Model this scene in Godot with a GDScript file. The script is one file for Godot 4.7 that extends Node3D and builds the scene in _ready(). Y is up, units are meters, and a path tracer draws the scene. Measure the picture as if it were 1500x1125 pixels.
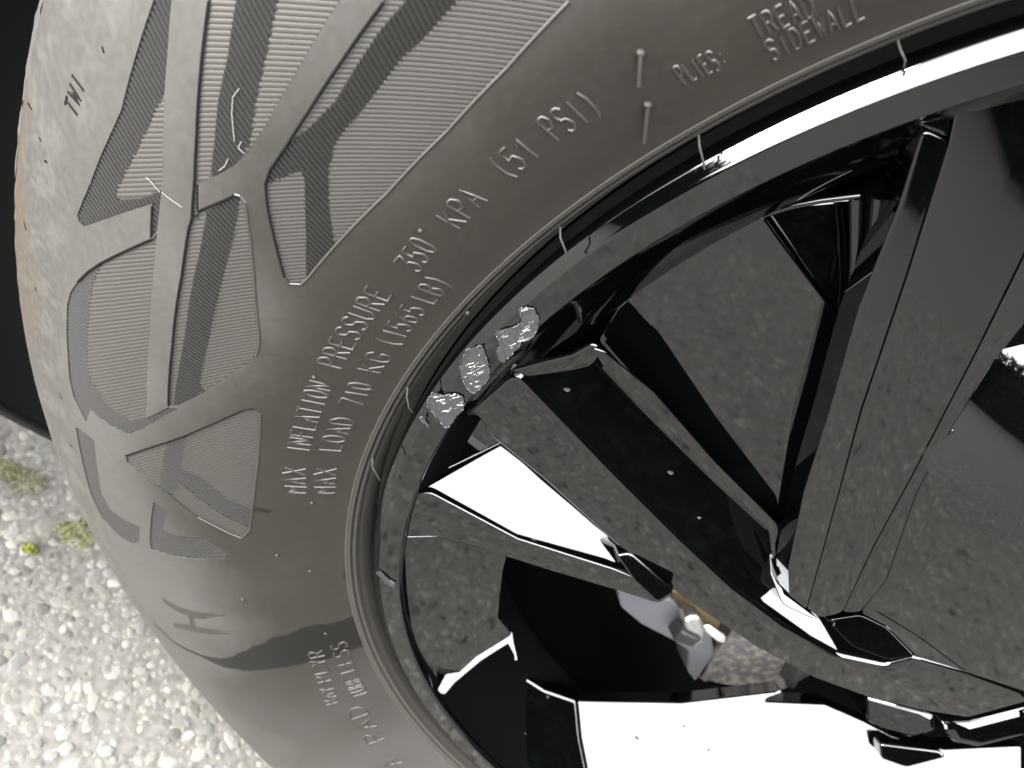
extends Node3D
# A kerbed black alloy wheel and its tyre, seen close up. Units are metres, y is up, the wheel's axis is z.
# Places on the wheel are clock angle (degrees from the top, clockwise as the photographer sees it), radius and z.

const HUB := 0.345                     # height of the wheel's centre above the ground
const PROFILE := [233.50,-16.00, 236.20,-14.50, 236.90,-9.00, 238.10,-4.20, 238.80,-2.40, 239.10,-3.60, 239.60,-1.20, 240.30,-0.50, 240.60,-1.90, 241.10,0.10, 241.70,0.50, 242.10,1.00, 242.50,1.00, 244.00,2.00, 250.00,4.80, 260.00,8.50, 272.00,11.50, 285.00,12.50, 300.00,12.50, 315.00,9.50, 328.00,4.50, 339.00,-1.00, 349.00,-7.50, 357.00,-15.50, 363.00,-27.00, 366.50,-40.00, 369.00,-60.00, 370.00,-95.00, 369.00,-130.00, 365.00,-160.00, 352.00,-188.00, 330.00,-205.00, 290.00,-215.00, 240.00,-200.00]

var panels := [
	{"outline": P2([-69.78,332.4, -71.02,331.2, -72.49,330.3, -74.28,329.2, -75.63,328.3, -76.73,328.7, -78.46,329.6, -79.87,330.2, -81.37,331.4, -82.01,331.9, -82.26,331.1, -82.26,329.5, -81.18,325.4, -78.08,314.3, -79.70,311.8, -79.19,311.1, -77.54,312.9, -76.37,314.4, -73.31,321.2, -72.07,323.9, -70.38,328.0, -69.41,330.5]), "dark": P2([-69.78,332.4, -71.02,331.2, -72.49,330.3, -74.28,329.2, -75.63,328.3, -76.73,328.7, -78.46,329.6, -79.87,330.2, -81.37,331.4, -82.01,331.9, -82.26,331.1, -82.26,329.5, -81.18,325.4, -78.08,314.3, -79.70,311.8, -79.19,311.1, -77.23,313.5, -78.41,317.4, -79.41,322.3, -79.14,323.5, -76.60,322.0, -75.28,321.6, -74.14,321.5, -73.29,321.4, -72.07,323.9, -70.38,328.0, -69.41,330.5])},
	{"outline": P2([-68.20,324.7, -69.14,322.0, -71.07,317.6, -73.78,311.5, -75.50,308.0, -77.28,305.1, -77.08,304.0, -75.53,306.9, -74.61,304.3, -73.58,302.2, -72.59,301.0, -70.95,301.0, -67.98,302.3, -65.21,304.0, -63.78,304.9]), "dark": P2([-67.22,320.1, -68.29,318.0, -70.04,314.0, -71.84,311.1, -73.53,307.6, -74.69,305.6, -74.61,304.3, -73.58,302.2, -72.35,301.6, -70.49,305.3, -68.71,308.5, -67.02,312.1, -65.99,314.5])},
	{"outline": P2([-77.34,305.0, -77.86,304.8, -80.42,302.4, -85.19,299.5, -89.68,297.7, -89.34,294.9, -87.88,289.6, -86.01,284.4, -84.06,279.8, -83.15,278.5, -82.34,278.8, -81.56,279.9, -78.08,287.3, -76.28,291.7, -74.79,296.4, -74.65,297.9, -74.76,299.1, -75.29,300.4, -76.73,304.2]), "dark": P2([-76.46,302.7, -78.64,300.4, -80.53,299.3, -83.88,297.1, -86.15,296.5, -88.48,296.3, -89.72,296.1, -89.50,294.8, -87.44,288.7, -87.04,290.2, -83.34,291.2, -80.78,292.2, -78.22,294.1, -76.51,295.4, -74.72,297.9, -74.73,298.9, -75.29,300.4])},
	{"outline": P2([-79.77,311.7, -83.34,323.0, -84.50,326.3, -85.57,328.9, -86.58,330.9, -87.55,331.8, -89.19,331.9, -91.07,331.6, -92.86,331.5, -94.04,330.5, -95.24,326.2, -93.90,323.8, -93.98,316.9, -93.71,309.7, -92.22,303.9, -89.55,294.7, -89.80,297.7, -91.53,304.0, -89.76,304.2, -85.44,305.8, -80.98,309.2, -79.29,310.9]), "dark": P2([-83.34,323.0, -84.50,326.3, -85.57,328.9, -86.58,330.9, -87.55,331.8, -89.19,331.9, -91.07,331.6, -92.86,331.5, -94.04,330.5, -95.24,326.2, -93.90,323.8, -93.98,316.9, -93.71,309.7, -92.22,303.9, -89.55,294.7, -89.80,297.7, -91.60,304.0, -92.51,308.9, -92.62,313.5, -92.12,319.6, -91.25,323.8, -90.35,324.5, -87.47,324.7, -85.13,324.5])},
	{"outline": P2([-95.81,311.5, -94.21,304.2, -91.65,292.1, -89.79,284.6, -87.61,276.7, -87.29,274.3, -87.60,272.3, -89.69,270.8, -92.34,269.8, -95.78,269.8, -97.60,270.3, -99.48,271.0, -100.53,273.8, -100.30,276.9, -99.19,288.3, -97.61,297.5, -96.90,305.0, -96.38,311.3]), "dark": P2([-92.67,297.2, -91.56,291.8, -94.71,293.2, -95.28,285.5, -96.64,277.6, -97.29,270.1, -99.30,270.9, -98.36,280.4, -97.14,288.2, -96.13,293.8, -97.71,296.5, -97.29,300.2, -94.93,298.5])},
	{"outline": P2([-96.58,331.7, -96.43,329.7, -96.34,323.7, -98.61,324.6, -101.50,326.1, -102.68,323.8, -102.68,317.3, -102.46,311.2, -104.32,313.7, -104.97,316.9, -105.43,324.5, -104.61,330.9, -102.62,333.0, -99.12,332.1]), "dark": P2([])},
	{"outline": P2([-99.02,303.2, -99.37,298.8, -101.66,301.6, -101.79,297.0, -101.39,287.5, -101.83,282.7, -102.67,278.6, -103.26,280.6, -103.99,291.6, -104.41,302.4, -104.50,309.0, -103.70,308.8]), "dark": P2([])},
	{"outline": P2([-62.51,299.6, -63.96,298.6, -66.61,297.2, -69.25,296.1, -71.24,295.6, -72.63,295.6, -73.34,294.9, -74.30,292.0, -76.17,285.2, -77.34,280.9, -77.54,278.9, -77.24,276.7, -76.64,276.1, -74.83,275.4, -70.04,273.6, -65.86,273.7, -62.16,275.3, -58.83,277.9, -57.34,279.5]), "dark": P2([-62.30,298.6, -63.34,295.9, -64.87,295.5, -66.94,294.1, -68.22,293.2, -69.87,294.0, -70.96,295.4, -72.60,295.6, -73.38,294.6, -72.19,291.7, -71.79,290.5, -72.04,288.5, -74.48,281.7, -76.80,276.2, -74.25,274.9, -72.32,281.7, -70.87,286.0, -69.69,288.2, -67.57,288.5, -64.75,289.4, -63.05,289.4, -61.93,289.9, -60.66,291.9])},
	{"outline": P2([-110.34,313.5, -110.71,306.9, -110.52,295.7, -110.48,286.9, -111.08,293.2, -111.67,301.4, -112.71,302.6, -112.56,293.1, -113.15,286.9, -113.31,294.2, -114.18,314.9, -113.54,314.5, -112.73,304.8, -111.65,304.1, -111.25,313.1]), "dark": P2([])},
]
var words := [
	["MAX", -95.08, -92.05, 254.8, 256.7, 6.1],
	["INFLATION", -90.59, -83.58, 256.8, 257.6, 6.1],
	["PRESSURE", -82.23, -75.24, 257.8, 257.5, 6.1],
	["350", -73.41, -71.23, 256.0, 256.8, 6.1],
	["KPA", -69.80, -67.36, 256.3, 256.8, 6.1],
	["(51", -66.02, -63.81, 257.1, 257.1, 6.1],
	["PSI)", -62.98, -60.41, 257.5, 256.4, 6.1],
	["MAX", -95.11, -91.89, 246.9, 248.4, 5.8],
	["LOAD", -90.21, -86.48, 248.7, 248.2, 5.8],
	["710", -85.32, -82.92, 248.2, 248.1, 5.8],
	["KG", -81.96, -79.96, 248.4, 247.9, 5.8],
	["(1565", -79.38, -75.59, 248.2, 248.1, 5.8],
	["LB)", -75.20, -73.02, 248.0, 247.7, 5.8],
	["PLIES:", -57.28, -55.31, 252.2, 251.0, 4.4],
	["TREAD", -54.02, -51.68, 253.4, 252.2, 4.4],
	["SIDEWALL", -53.93, -50.10, 247.5, 247.5, 4.4],
	["PLYR", -120.63, -115.65, 258.4, 255.6, 5.4],
	["RAY", -124.07, -121.29, 260.9, 258.6, 5.2],
	["LESS", -120.11, -115.15, 248.5, 247.0, 5.4],
	["TUBE", -124.22, -120.69, 248.9, 248.4, 5.5],
	["RAD", -131.84, -125.13, 254.8, 252.6, 7.0],
	["A", -136.24, -134.45, 257.0, 255.5, 7.0],
]
var wear_mark := ["TWI", -78.01, -76.24, 338.0, 338.3, 4.0]
var stain := P3([-114.45,242.8,19.0, -114.59,255.6,18.5, -115.40,266.5,17.0, -116.18,277.1,13.5, -117.02,288.7,9.0, -117.28,297.6,4.5, -117.07,310.7,1.8, -117.15,323.5,1.2, -116.27,330.0,2.0])
var drips := [P2([-94.30,301.5, -94.53,299.3, -94.85,297.8]), P2([-93.61,298.8, -95.04,299.4, -97.00,301.0]), P2([-96.67,280.7, -96.96,275.0, -97.03,269.2, -97.14,265.3]), P2([-106.26,242.5, -104.90,241.4])]
var scuffs := [P2([-77.10,307.8, -77.18,311.0, -77.20,313.2]), P2([-74.25,304.3, -73.90,303.7, -73.45,303.8]), P2([-70.63,308.9, -71.12,309.1, -71.72,307.6, -72.60,304.5]), P2([-72.37,303.3, -72.73,303.2, -72.74,301.8]), P2([-77.17,317.6, -77.16,315.9, -77.26,313.5])]
var nicks := [P2([-74.28,337.5, -74.41,336.5]), P2([-80.21,354.3, -80.10,352.1]), P2([-80.66,347.8, -80.70,346.9]), P2([-81.33,344.7, -81.20,343.8]), P2([-85.87,350.6, -86.09,349.4]), P2([-88.78,345.0, -88.93,344.4]), P2([-94.89,337.3, -95.14,336.3]), P2([-98.89,336.9, -99.04,336.2])]
var nubs := P2([-70.81,262.7, -83.25,263.0, -102.27,262.8, -104.51,253.1, -108.03,277.6, -113.50,252.7, -95.95,253.0, -74.82,239.6])
var lying_hairs := [P2([-57.81,263.0, -58.54,258.6]), P2([-58.90,253.0, -60.03,247.3])]
var whiskers := [[-49.24, 240.3, Vector3(-0.179, 0.499, 0.003)], [-58.16, 240.1, Vector3(-0.200, 0.467, 0.003)], [-66.65, 239.9, Vector3(-0.216, 0.435, 0.003)], [-82.63, 239.8, Vector3(-0.234, 0.370, 0.003)], [-90.60, 239.5, Vector3(-0.235, 0.337, 0.003)]]
var facets := [
	["web_panel", P3([-195.2,399.1,-19.6, -195.1,411.3,-20, -191.4,425.3,-20.5, -185.6,439,-21, -176.9,451.3,-21.4, -169.3,447.1,-21.3, -156.7,440.6,-21, -143.6,434.2,-20.8, -141.7,433.5,-20.8, -135.4,420.6,-20.3, -126.2,397.6,-19.5, -116.3,370.5,-18.6, -115.2,362.4,-18.3, -115.6,359.9,-18.2, -141.8,372.3,-18.6, -166.5,385,-19.1, -183.2,392.9,-19.4]), Vector3(0.000, 0.035, 0.999), 8.0, 0.6, "gloss"],
	["spoke_wall", P3([-174.4,448.5,-29.1, -166.9,454.2,-29.7, -156.3,461,-30.1, -146.5,445,-25.3, -142.4,437.3,-23, -141.1,433.1,-21.9, -142.9,433.4,-22.2, -155.1,438.6,-24.7, -166.3,444.4,-27.3]), Vector3(-0.104, 0.229, 0.968), 6.0, 1.0, "gloss"],
	["spoke_face", P3([-154.5,512.1,-8.3, -165.2,499.5,-7.1, -158.8,488,-6.9, -146.8,459.8,-6, -131.9,422.6,-4.8, -117.2,390.3,-3.9, -97.3,346.4,-2.7, -91,344.6,-2.9, -87.2,350.2,-3.4, -98.2,380.8,-4.4, -107.5,410.7,-5.5, -121,451.5,-6.9, -128.4,472.6,-7.6, -135.3,491.3,-8.3]), Vector3(0.052, 0.052, 0.997), 12.0, 0.5, "gloss"],
	["spoke_face", P3([-165,488.3,-6.1, -158.8,488,-6.9, -146.8,459.8,-6, -132,422.6,-4.8, -117.2,390.3,-3.9, -97.2,346.2,-2.8, -106,350.2,-1.9, -114,362.2,-1.9, -128.1,391.8,-2.6, -139.1,419.7,-3.5, -151.1,448.4,-4.4, -158.9,472.8,-5.5]), Vector3(0.132, 0.086, 0.987), 12.0, 0.5, "gloss"],
	["spoke_shoulder", P3([-176.7,492.8,-5.1, -174.3,497.5,-6.1, -170.3,500.8,-7.1, -167.7,501.2,-7.5, -165,499.4,-7.6, -158.8,488,-6.9, -165,488.3,-6.1, -167.8,487.9,-5.6, -171.1,485.5,-4.8, -173.3,487.2,-4.8]), Vector3(0.135, 0.138, 0.981), 12.0, 1.2, "gloss"],
	["spoke_ridge", P3([-135.2,491.3,-8.5, -128.3,472.5,-7.7, -121,451.5,-6.9, -107.5,410.7,-5.5, -98.2,380.8,-4.4, -87.4,350.3,-3.3, -83.5,353.7,-3, -86.8,370.7,-3.4, -102.2,404.6,-5, -109.7,427.9,-5.8, -114.8,446.2,-6.4, -119.3,473.5,-7]), Vector3(-0.081, 0.009, 0.997), 10.0, 0.5, "gloss"],
	["hub_face", P3([-102.4,404.7,-4.7, -86.8,370.7,-3.4, -83.9,354.2,-2.5, -81,357.5,-2.9, -62.8,352.9,-3.5, -36.9,344.2,-4.2, -16.1,344.3,-5.3, 0.9,346.2,-6.2, -54.7,406.1,-7.2, -77.9,410,-6.3, -95.8,417.5,-5.8, -109.7,427.9,-5.8]), Vector3(0.049, 0.061, 0.997), 10.0, 0.5, "gloss"],
	["hub_dish", P3([-83.5,353.7,-3, -73.1,352.1,-3.3, -54.8,342.7,-4.1, -36.6,343.9,-4.5, -62.8,352.9,-3.5, -81,357.5,-2.9]), Vector3(0.024, -0.040, 0.999), 6.0, 0.3, "gloss"],
	["lens_recess", P3([-79.8,332.4,-13.1, -72.3,340,-14.1, -64.1,341.6,-11.8, -52,339.3,-6.5, -58.8,333.3,-6.1, -69.2,330.3,-8.4]), Vector3(-0.305, 0.402, 0.863), 10.0, 0.2, "gloss"],
	["spoke_blade", P3([-219.8,368.7,-6, -214.2,386.6,-6, -211.7,389.4,-6, -208.4,387.7,-6, -174.3,368.1,-6, -143.6,351.4,-6, -119,339.1,-6, -95.1,330.4,-6, -71.7,325.9,-6, -56.4,330,-6, -52.2,339.8,-6, -34.7,342.1,-6, -14.5,342.8,-6, -8.7,339.8,-6, -15.5,319,-6, -30.5,313.5,-6, -49.5,309.6,-6, -68.1,308.9,-6, -94.8,313.3,-6, -129.4,324.7,-6, -160.3,338.1,-6, -189.7,353.2,-6, -210.5,362.4,-6, -216.1,367.8,-6]), Vector3(0.000, 0.000, 1.000), 3.0, 1.5, "gloss"],
	["spoke_channel", P3([-211.4,387.9,-6.9, -198.6,392.2,-13.3, -195.1,396,-16.6, -190.6,393.7,-16.7, -172.1,383.6,-16.7, -141.6,368.1,-17.4, -116,356,-18.5, -107.5,344.8,-14.8, -98.6,336.4,-12.8, -80.8,326.9,-12.9, -65.7,318.3,-12.7, -92.8,327,-9.2, -118.3,337.9,-7.5, -143.4,350.8,-7, -174.2,367.6,-6.9, -208.1,386.3,-7]), Vector3(0.262, 0.478, 0.839), 10.0, 0.3, "gloss"],
	["channel_fillet", P3([-123.5,339.7,-18.1, -107.8,339.1,-13.8, -87.8,338.7,-8.6, -77.1,333.8,-1.4, -87.2,333.4,-3.5, -105,334.4,-8.7]), Vector3(-0.173, 0.672, 0.720), 8.0, 0.4, "gloss"],
	["channel_fillet", P3([-115.2,354.4,-21.6, -112,352.7,-19.2, -108.5,347.2,-13.4, -102.3,342.6,-7.8, -89.1,342,-4.3, -92.3,341.2,-4.2, -102,340.4,-5.8, -109.1,345.2,-11.8]), Vector3(-0.168, 0.663, 0.730), 8.0, 0.4, "gloss"],
	["spoke_rail", P3([-199,408.1,-4.7, -195.8,408.5,-4.9, -178.1,401,-6.6, -150.2,383.4,-9.4, -119.5,366.5,-12.5, -112.5,357,-13.5, -110.1,348.5,-14.1, -120.5,362.5,-12.6, -145.6,375.3,-10.2, -175.7,392.3,-7.2, -193.7,403.3,-5.4]), Vector3(0.070, -0.052, 0.996), 10.0, 0.4, "gloss"],
	["spoke_rail", P3([-214.4,388.4,-7.2, -202.1,402.7,-5.7, -199.3,409.5,-4.9, -196.1,408.2,-5.1, -196.2,401.5,-5.8, -199.8,397.3,-6.2, -210.8,387,-7.3]), Vector3(0.000, -0.105, 0.995), 6.0, 0.6, "gloss"],
	["thin_spoke", P3([-227.7,316.4,-4, -224.7,327.3,-4, -219.1,331.3,-4, -187.5,325.3,-4, -155.5,328.5,-4, -140.9,328.2,-4, -133.3,327.7,-4, -135.2,319.9,-4, -150.8,318.4,-4, -174.1,315.5,-4, -197.5,313.4,-4, -211,310.7,-4, -218.5,306.9,-4, -221.6,301.8,-4]), Vector3(0.000, 0.000, 1.000), 3.0, 0.5, "gloss"],
	["pocket_floor", P3([-221.3,325.1,-8.9, -201,342.3,-27, -175.8,337.1,-22.9, -150.8,329.5,-16.4, -133.8,322.4,-10.1, -137.1,320.2,-7.8, -151.9,320,-6.9, -185.3,319.3,-4.7, -218.1,322.6,-6.6]), Vector3(0.031, 0.706, 0.707), 4.0, 0.3, "gloss"],
	["pocket_rib", P3([-221.3,325.5,-13.6, -202,341.6,-27.4, -199.9,339.5,-26.9, -219.4,322,-12.2]), Vector3(0.226, 0.465, 0.856), 6.0, 0.4, "gloss"],
	["pocket_wall", P3([-219.3,320.7,-20.4, -216.8,350.2,-23.5, -209.5,350.6,-23.1, -202.8,347.1,-22.3, -218.5,321.2,-20.4]), Vector3(-0.060, 0.111, 0.992), 6.0, 0.4, "gloss"],
	["spoke_tip", P3([-157.7,335,-4.6, -154,337.3,-5.8, -139.7,332.9,-3.6, -134.8,331,-2.6, -138.2,325.9,0.3, -148.7,329.7,-1.7]), Vector3(0.007, 0.480, 0.877), 12.0, 0.6, "gloss"],
	["rim_pocket", P3([-220.6,305,-3.5, -210.6,307.2,-6.8, -195.9,304.1,-11, -184.3,301.1,-14.2, -182.6,292.5,-13.8, -178.5,278.3,-13.6, -173.8,263.2,-13.4, -164.3,252.6,-15.2, -172.3,235.5,-10.9, -178.7,206.6,-5.9, -192.6,230,-4.1, -203,252.2,-3.3, -211.9,277.4,-3.2]), Vector3(0.292, 0.101, 0.951), 3.0, 0.4, "gloss"],
	["pocket_edge", P3([-181.3,215.9,-1.5, -180.1,221.9,-8, -172.3,231.4,-17.2, -161.5,240.1,-25.2, -154.8,232.5,-15.9, -160.6,236.5,-21.1, -168.7,228.5,-13.5, -175.3,220,-5.2, -177.4,215.6,-0.7]), Vector3(-0.096, 0.734, 0.672), 4.0, 0.6, "gloss"],
	["lower_spoke", P3([-170.7,162.5,-27.2, -161.6,185.4,-39, -150.7,200.6,-45.2, -139.5,190.5,-35.1, -128.4,191.3,-32, -113.9,195.5,-30, -105.7,183.9,-19.9, -93.1,169.9,-6.9, -110.5,158.4,-5.1, -151.7,159.8,-19.4]), Vector3(-0.262, 0.521, 0.812), 10.0, 1.5, "gloss"],
	["lower_spoke_wall", P3([-115.3,199.3,-27.9, -74.6,220.2,-32.6, -38,243.6,-41.5, -44,236.8,-37.1, -21.1,248.1,-39.3, -4.4,251.4,-36, 7.9,253.1,-32.9, 27.7,259.5,-31.5, 54.3,274.8,-36.3, 59.5,265.1,-24.7, -97.2,180.4,-2.2, -108.2,190.6,-16.5]), Vector3(-0.267, 0.676, 0.686), 10.0, 0.8, "gloss"],
	["lower_rib", P3([-2.5,256.6,-24.8, 16.6,269.2,-23.4, 19.4,268.4,-21.8, 10.2,255.6,-19, 0.9,252,-21]), Vector3(-0.345, 0.432, 0.833), 6.0, 0.8, "gloss"],
	["hub_boss", P3([-15.7,267.3,-36.5, 0.5,279.4,-30.9, 5.7,281.2,-28.8, 10,275,-26.2, 7.2,265.5,-26.2, -2.5,257.5,-29.5, -8.9,257,-32.2]), Vector3(-0.398, 0.113, 0.910), 30.0, 3.0, "gloss"],
	["hub_boss", P3([4.5,284.3,-26, 13.9,289.6,-27.4, 30.2,305.4,-33.2, 37.7,294.5,-26.2, 24.8,281.9,-21.5, 14.8,278.8,-21.5]), Vector3(-0.140, 0.465, 0.874), 30.0, 4.0, "gloss"],
]
var edge_rolls := [
	[P3([-191.7,396.5,-14, -173.3,386.3,-14.5, -143.3,371.1,-15, -119.1,360,-15.5]), 0.8],
	[P3([-162.7,466.5,-17, -152.4,451.9,-18, -146.1,441.9,-18, -143.2,435.4,-18]), 2.0],
	[P3([-160,469.7,-14, -154.6,461.1,-15, -148.3,449.1,-16, -144.9,441.5,-17]), 1.7],
	[P3([-156.4,471.7,-12, -151.9,460.7,-12, -146.1,446.1,-13]), 1.3],
	[P3([-177.5,452.3,-19, -173.4,457.5,-18, -168.7,462.2,-17, -162.6,467.2,-16]), 1.0],
]
var edge_shade_lines := [P2([-69.14,322.0, -71.07,317.6, -73.78,311.5, -75.50,308.0, -77.28,305.1]),
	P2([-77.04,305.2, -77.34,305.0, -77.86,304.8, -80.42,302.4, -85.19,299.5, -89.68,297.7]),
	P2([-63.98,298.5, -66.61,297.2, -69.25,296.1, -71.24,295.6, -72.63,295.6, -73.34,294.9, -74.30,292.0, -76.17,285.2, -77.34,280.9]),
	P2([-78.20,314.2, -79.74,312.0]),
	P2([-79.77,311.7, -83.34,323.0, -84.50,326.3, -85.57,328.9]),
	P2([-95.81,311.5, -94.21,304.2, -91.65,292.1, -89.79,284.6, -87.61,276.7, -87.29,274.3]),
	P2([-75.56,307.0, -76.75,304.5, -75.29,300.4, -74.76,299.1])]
var water_spots := P3([-70.3,214.7,-25.6, -57.3,213.7,-19.5, -86.3,202.3,-19.6, -181.5,322.6,-8.1, -126,189.6,-30.2, -143.8,187.8,-34.8, -128.6,171.6,-19.4, -157.2,369.5,-13.3, -141.2,357.7,-11.6, -197.6,386.9,-10.6])
var cap_centre := Vector3(-0.091, 0.436, -0.001)
var cap_normal := Vector3(-0.405, 0.177, 0.897)
var rash := [P3([-220,415.2,0, -218.8,416.1,0, -217.3,416.5,0, -216.4,416.3,0, -214.7,413.5,0, -214.1,411,0, -214.3,408.4,0, -214.9,407.1,0, -216.3,405.4,0, -216.1,403.5,0, -217,400,0, -217.8,396.7,0, -219.4,397.1,0, -220.8,399.4,0, -220.7,401.5,0, -221.6,403.4,0, -223.1,404.6,0, -222.8,405.9,0, -220.4,408.2,0, -219.1,409.6,0, -218.5,411.4,0, -219.4,413.2,0]), P3([-227.6,393.5,0, -227.8,395.9,0, -227,396.9,0, -225.8,398.3,0, -224.9,399.3,0, -224,398.8,0, -223,397.6,0, -221.9,395.7,0, -220.1,393,0, -219.6,390.6,0, -219.6,387.9,0, -219.9,386.1,0, -220.7,382.8,0, -221.9,383,0, -223.3,383.6,0, -225.7,386.1,0, -227.2,389,0]), P3([-230.9,371.7,0, -231.7,374.8,0, -231.3,377,0, -229.3,377.9,0, -228,377.5,0, -227.2,378.8,0, -225.3,380.2,0, -223.2,379.7,0, -221.8,377.3,0, -222.1,374,0, -222.6,371.9,0, -222.9,369,0, -223.3,366.6,0, -224.5,366.4,0, -225.9,367.8,0, -226.7,368.3,0, -228.8,370,0]), P3([-231.5,366.3,0, -231.1,367,0, -228.5,364.8,0, -228.6,363.7,0, -230,364.8,0]), P3([-224,285.8,0, -223.2,287.3,0, -218.6,284,0, -216.5,283.5,0, -216.2,279.8,0, -218.5,280.7,0])]
var brake_pieces := [
	["caliper_body", P3([-111.2,220,-77.5, -85.1,226.2,-78.6, -72.2,219.1,-77.3, -60.4,217.7,-77.1, -48.1,202.4,-74.4, -46.7,179.6,-70.4, -54,184.4,-71.2, -60.7,198,-73.6, -71.8,201.3,-74.2, -89.8,203.9,-74.6, -103.6,209.6,-75.6]), Vector3(-0.000, 0.174, 0.985), 30.0, 1.5, "cast"],
	["pad_plate", P3([-87.3,215.4,-87.6, -75.8,224.9,-89.3, -44.6,219.2,-88.3, -34.3,208.2,-86.3, -35.2,193.2,-83.7, -33.6,169.7,-79.5, -39.4,169.5,-79.5, -46.5,192.6,-83.6, -63.2,208.8,-86.4]), Vector3(-0.000, 0.174, 0.985), 10.0, 1.5, "brass"],
	["caliper_bracket", P3([-44.7,182.9,-69.6, -50,205.8,-72, -53.6,231,-74.7, -36.6,232.8,-74.9, -2.9,220.4,-73.6, -7.2,203.7,-71.8, -8.9,197.2,-71.1, -35.2,186.5,-70, -43,185.4,-69.9]), Vector3(0.000, 0.105, 0.995), 30.0, 1.5, "iron"],
	["retaining_clip", P3([-70.9,231.5,-66.9, -69,233.2,-67.8, -58.6,231,-66.5, -57.3,228.1,-64.9, -60.2,227.1,-64.3, -68.9,229.3,-65.6]), Vector3(0.000, 0.500, 0.866), 2.0, 0.6, "steel"],
	["caliper_bolt", P3([-81.7,232.3,-65.5, -78.6,236.7,-67.5, -74.2,236.3,-67.3, -69.2,231.1,-64.9, -67.1,225.6,-62.4, -70.1,221.5,-60.4, -76.6,221.8,-60.6, -77.8,227.7,-63.3]), Vector3(0.000, 0.423, 0.906), 12.0, 2.0, "steel"],
	["pin_boot", P3([-81.3,220.8,-60, -81.3,230.7,-60, -70.2,229.4,-60, -70.9,221.7,-60]), Vector3(0.000, 0.000, 1.000), 14.0, 2.0, "rubber"],
	["brake_hose", P3([-18,213.9,-62, -24.2,235.9,-62, -19.1,236.3,-62, -13,216.4,-62]), Vector3(0.000, 0.000, 1.000), 12.0, 4.0, "rubber"],
]
var moss_spots := [Vector3(-0.401, 0.000, -0.126), Vector3(-0.419, 0.000, -0.106), Vector3(-0.448, 0.000, -0.150), Vector3(-0.464, 0.000, -0.152), Vector3(-0.399, 0.000, -0.136)]

var zt := PackedFloat32Array()         # tyre profile: z by radius, every 0.25 mm from 236 mm
var dense := PackedVector2Array()
var mats := {}
var noise := FastNoiseLite.new()
var rng := RandomNumberGenerator.new()
var taken := {}

# ------------------------------------------------------------------ small helpers
func lin(r: float, g: float, b: float) -> Color:
	return Color(r, g, b).linear_to_srgb()

func P2(a: Array) -> PackedVector2Array:
	var o := PackedVector2Array()
	for i in range(0, a.size(), 2): o.append(Vector2(a[i], a[i + 1]))
	return o

func P3(a: Array) -> PackedVector3Array:
	var o := PackedVector3Array()
	for i in range(0, a.size(), 3): o.append(Vector3(a[i], a[i + 1], a[i + 2]))
	return o

class Build:
	var v := PackedVector3Array()
	var n := PackedVector3Array()
	var t := PackedVector2Array()
	var f := PackedInt32Array()
	func vert(p: Vector3, nn: Vector3, uv := Vector2.ZERO) -> int:
		v.append(p); n.append(nn); t.append(uv)
		return v.size() - 1
	func tri(a: int, b: int, c: int) -> void:
		# front faces run clockwise: turn the triangle to agree with its normals
		var g := (v[b] - v[a]).cross(v[c] - v[a])
		if g.dot(n[a] + n[b] + n[c]) > 0.0:
			f.append(a); f.append(c); f.append(b)
		else:
			f.append(a); f.append(b); f.append(c)
	func quad(a: int, b: int, c: int, d: int) -> void:
		tri(a, b, c); tri(a, c, d)
	func flat(p: Array, nn: Vector3) -> void:
		var k := v.size()
		for q in p: vert(q, nn)
		for i in range(1, p.size() - 1): tri(k, k + i, k + i + 1)
	func mesh() -> ArrayMesh:
		var a := []
		a.resize(Mesh.ARRAY_MAX)
		a[Mesh.ARRAY_VERTEX] = v; a[Mesh.ARRAY_NORMAL] = n; a[Mesh.ARRAY_TEX_UV] = t; a[Mesh.ARRAY_INDEX] = f
		var m := ArrayMesh.new()
		m.add_surface_from_arrays(Mesh.PRIMITIVE_TRIANGLES, a)
		return m

func numbered(called: String) -> String:
	if not taken.has(called):
		taken[called] = 0
		return called
	taken[called] += 1
	return "%s_%03d" % [called, taken[called]]

func thing(called: String, label: String, category: String, at := Vector3.ZERO) -> Node3D:
	var o := Node3D.new()
	o.name = numbered(called)
	o.position = at
	o.set_meta("label", label)
	o.set_meta("category", category)
	add_child(o, true)
	return o

func part(called: String, m: Mesh, mat: Material, parent: Node) -> MeshInstance3D:
	var o := MeshInstance3D.new()
	o.name = called
	o.mesh = m
	o.material_override = mat
	parent.add_child(o, true)
	return o

func plain(r: float, g: float, b: float, rough: float, spec := 0.5, metal := 0.0) -> StandardMaterial3D:
	var m := StandardMaterial3D.new()
	m.albedo_color = lin(r, g, b)
	m.roughness = rough
	m.metallic_specular = spec
	m.metallic = metal
	return m

func noise_tex(freq: float, octaves: int, size: int, sd: int, normal := false, bump := 4.0) -> NoiseTexture2D:
	var fn := FastNoiseLite.new()
	fn.seed = sd
	fn.frequency = freq
	fn.fractal_octaves = octaves
	var t := NoiseTexture2D.new()
	t.width = size; t.height = size
	t.seamless = true
	t.noise = fn
	t.as_normal_map = normal
	t.bump_strength = bump
	return t

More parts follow.
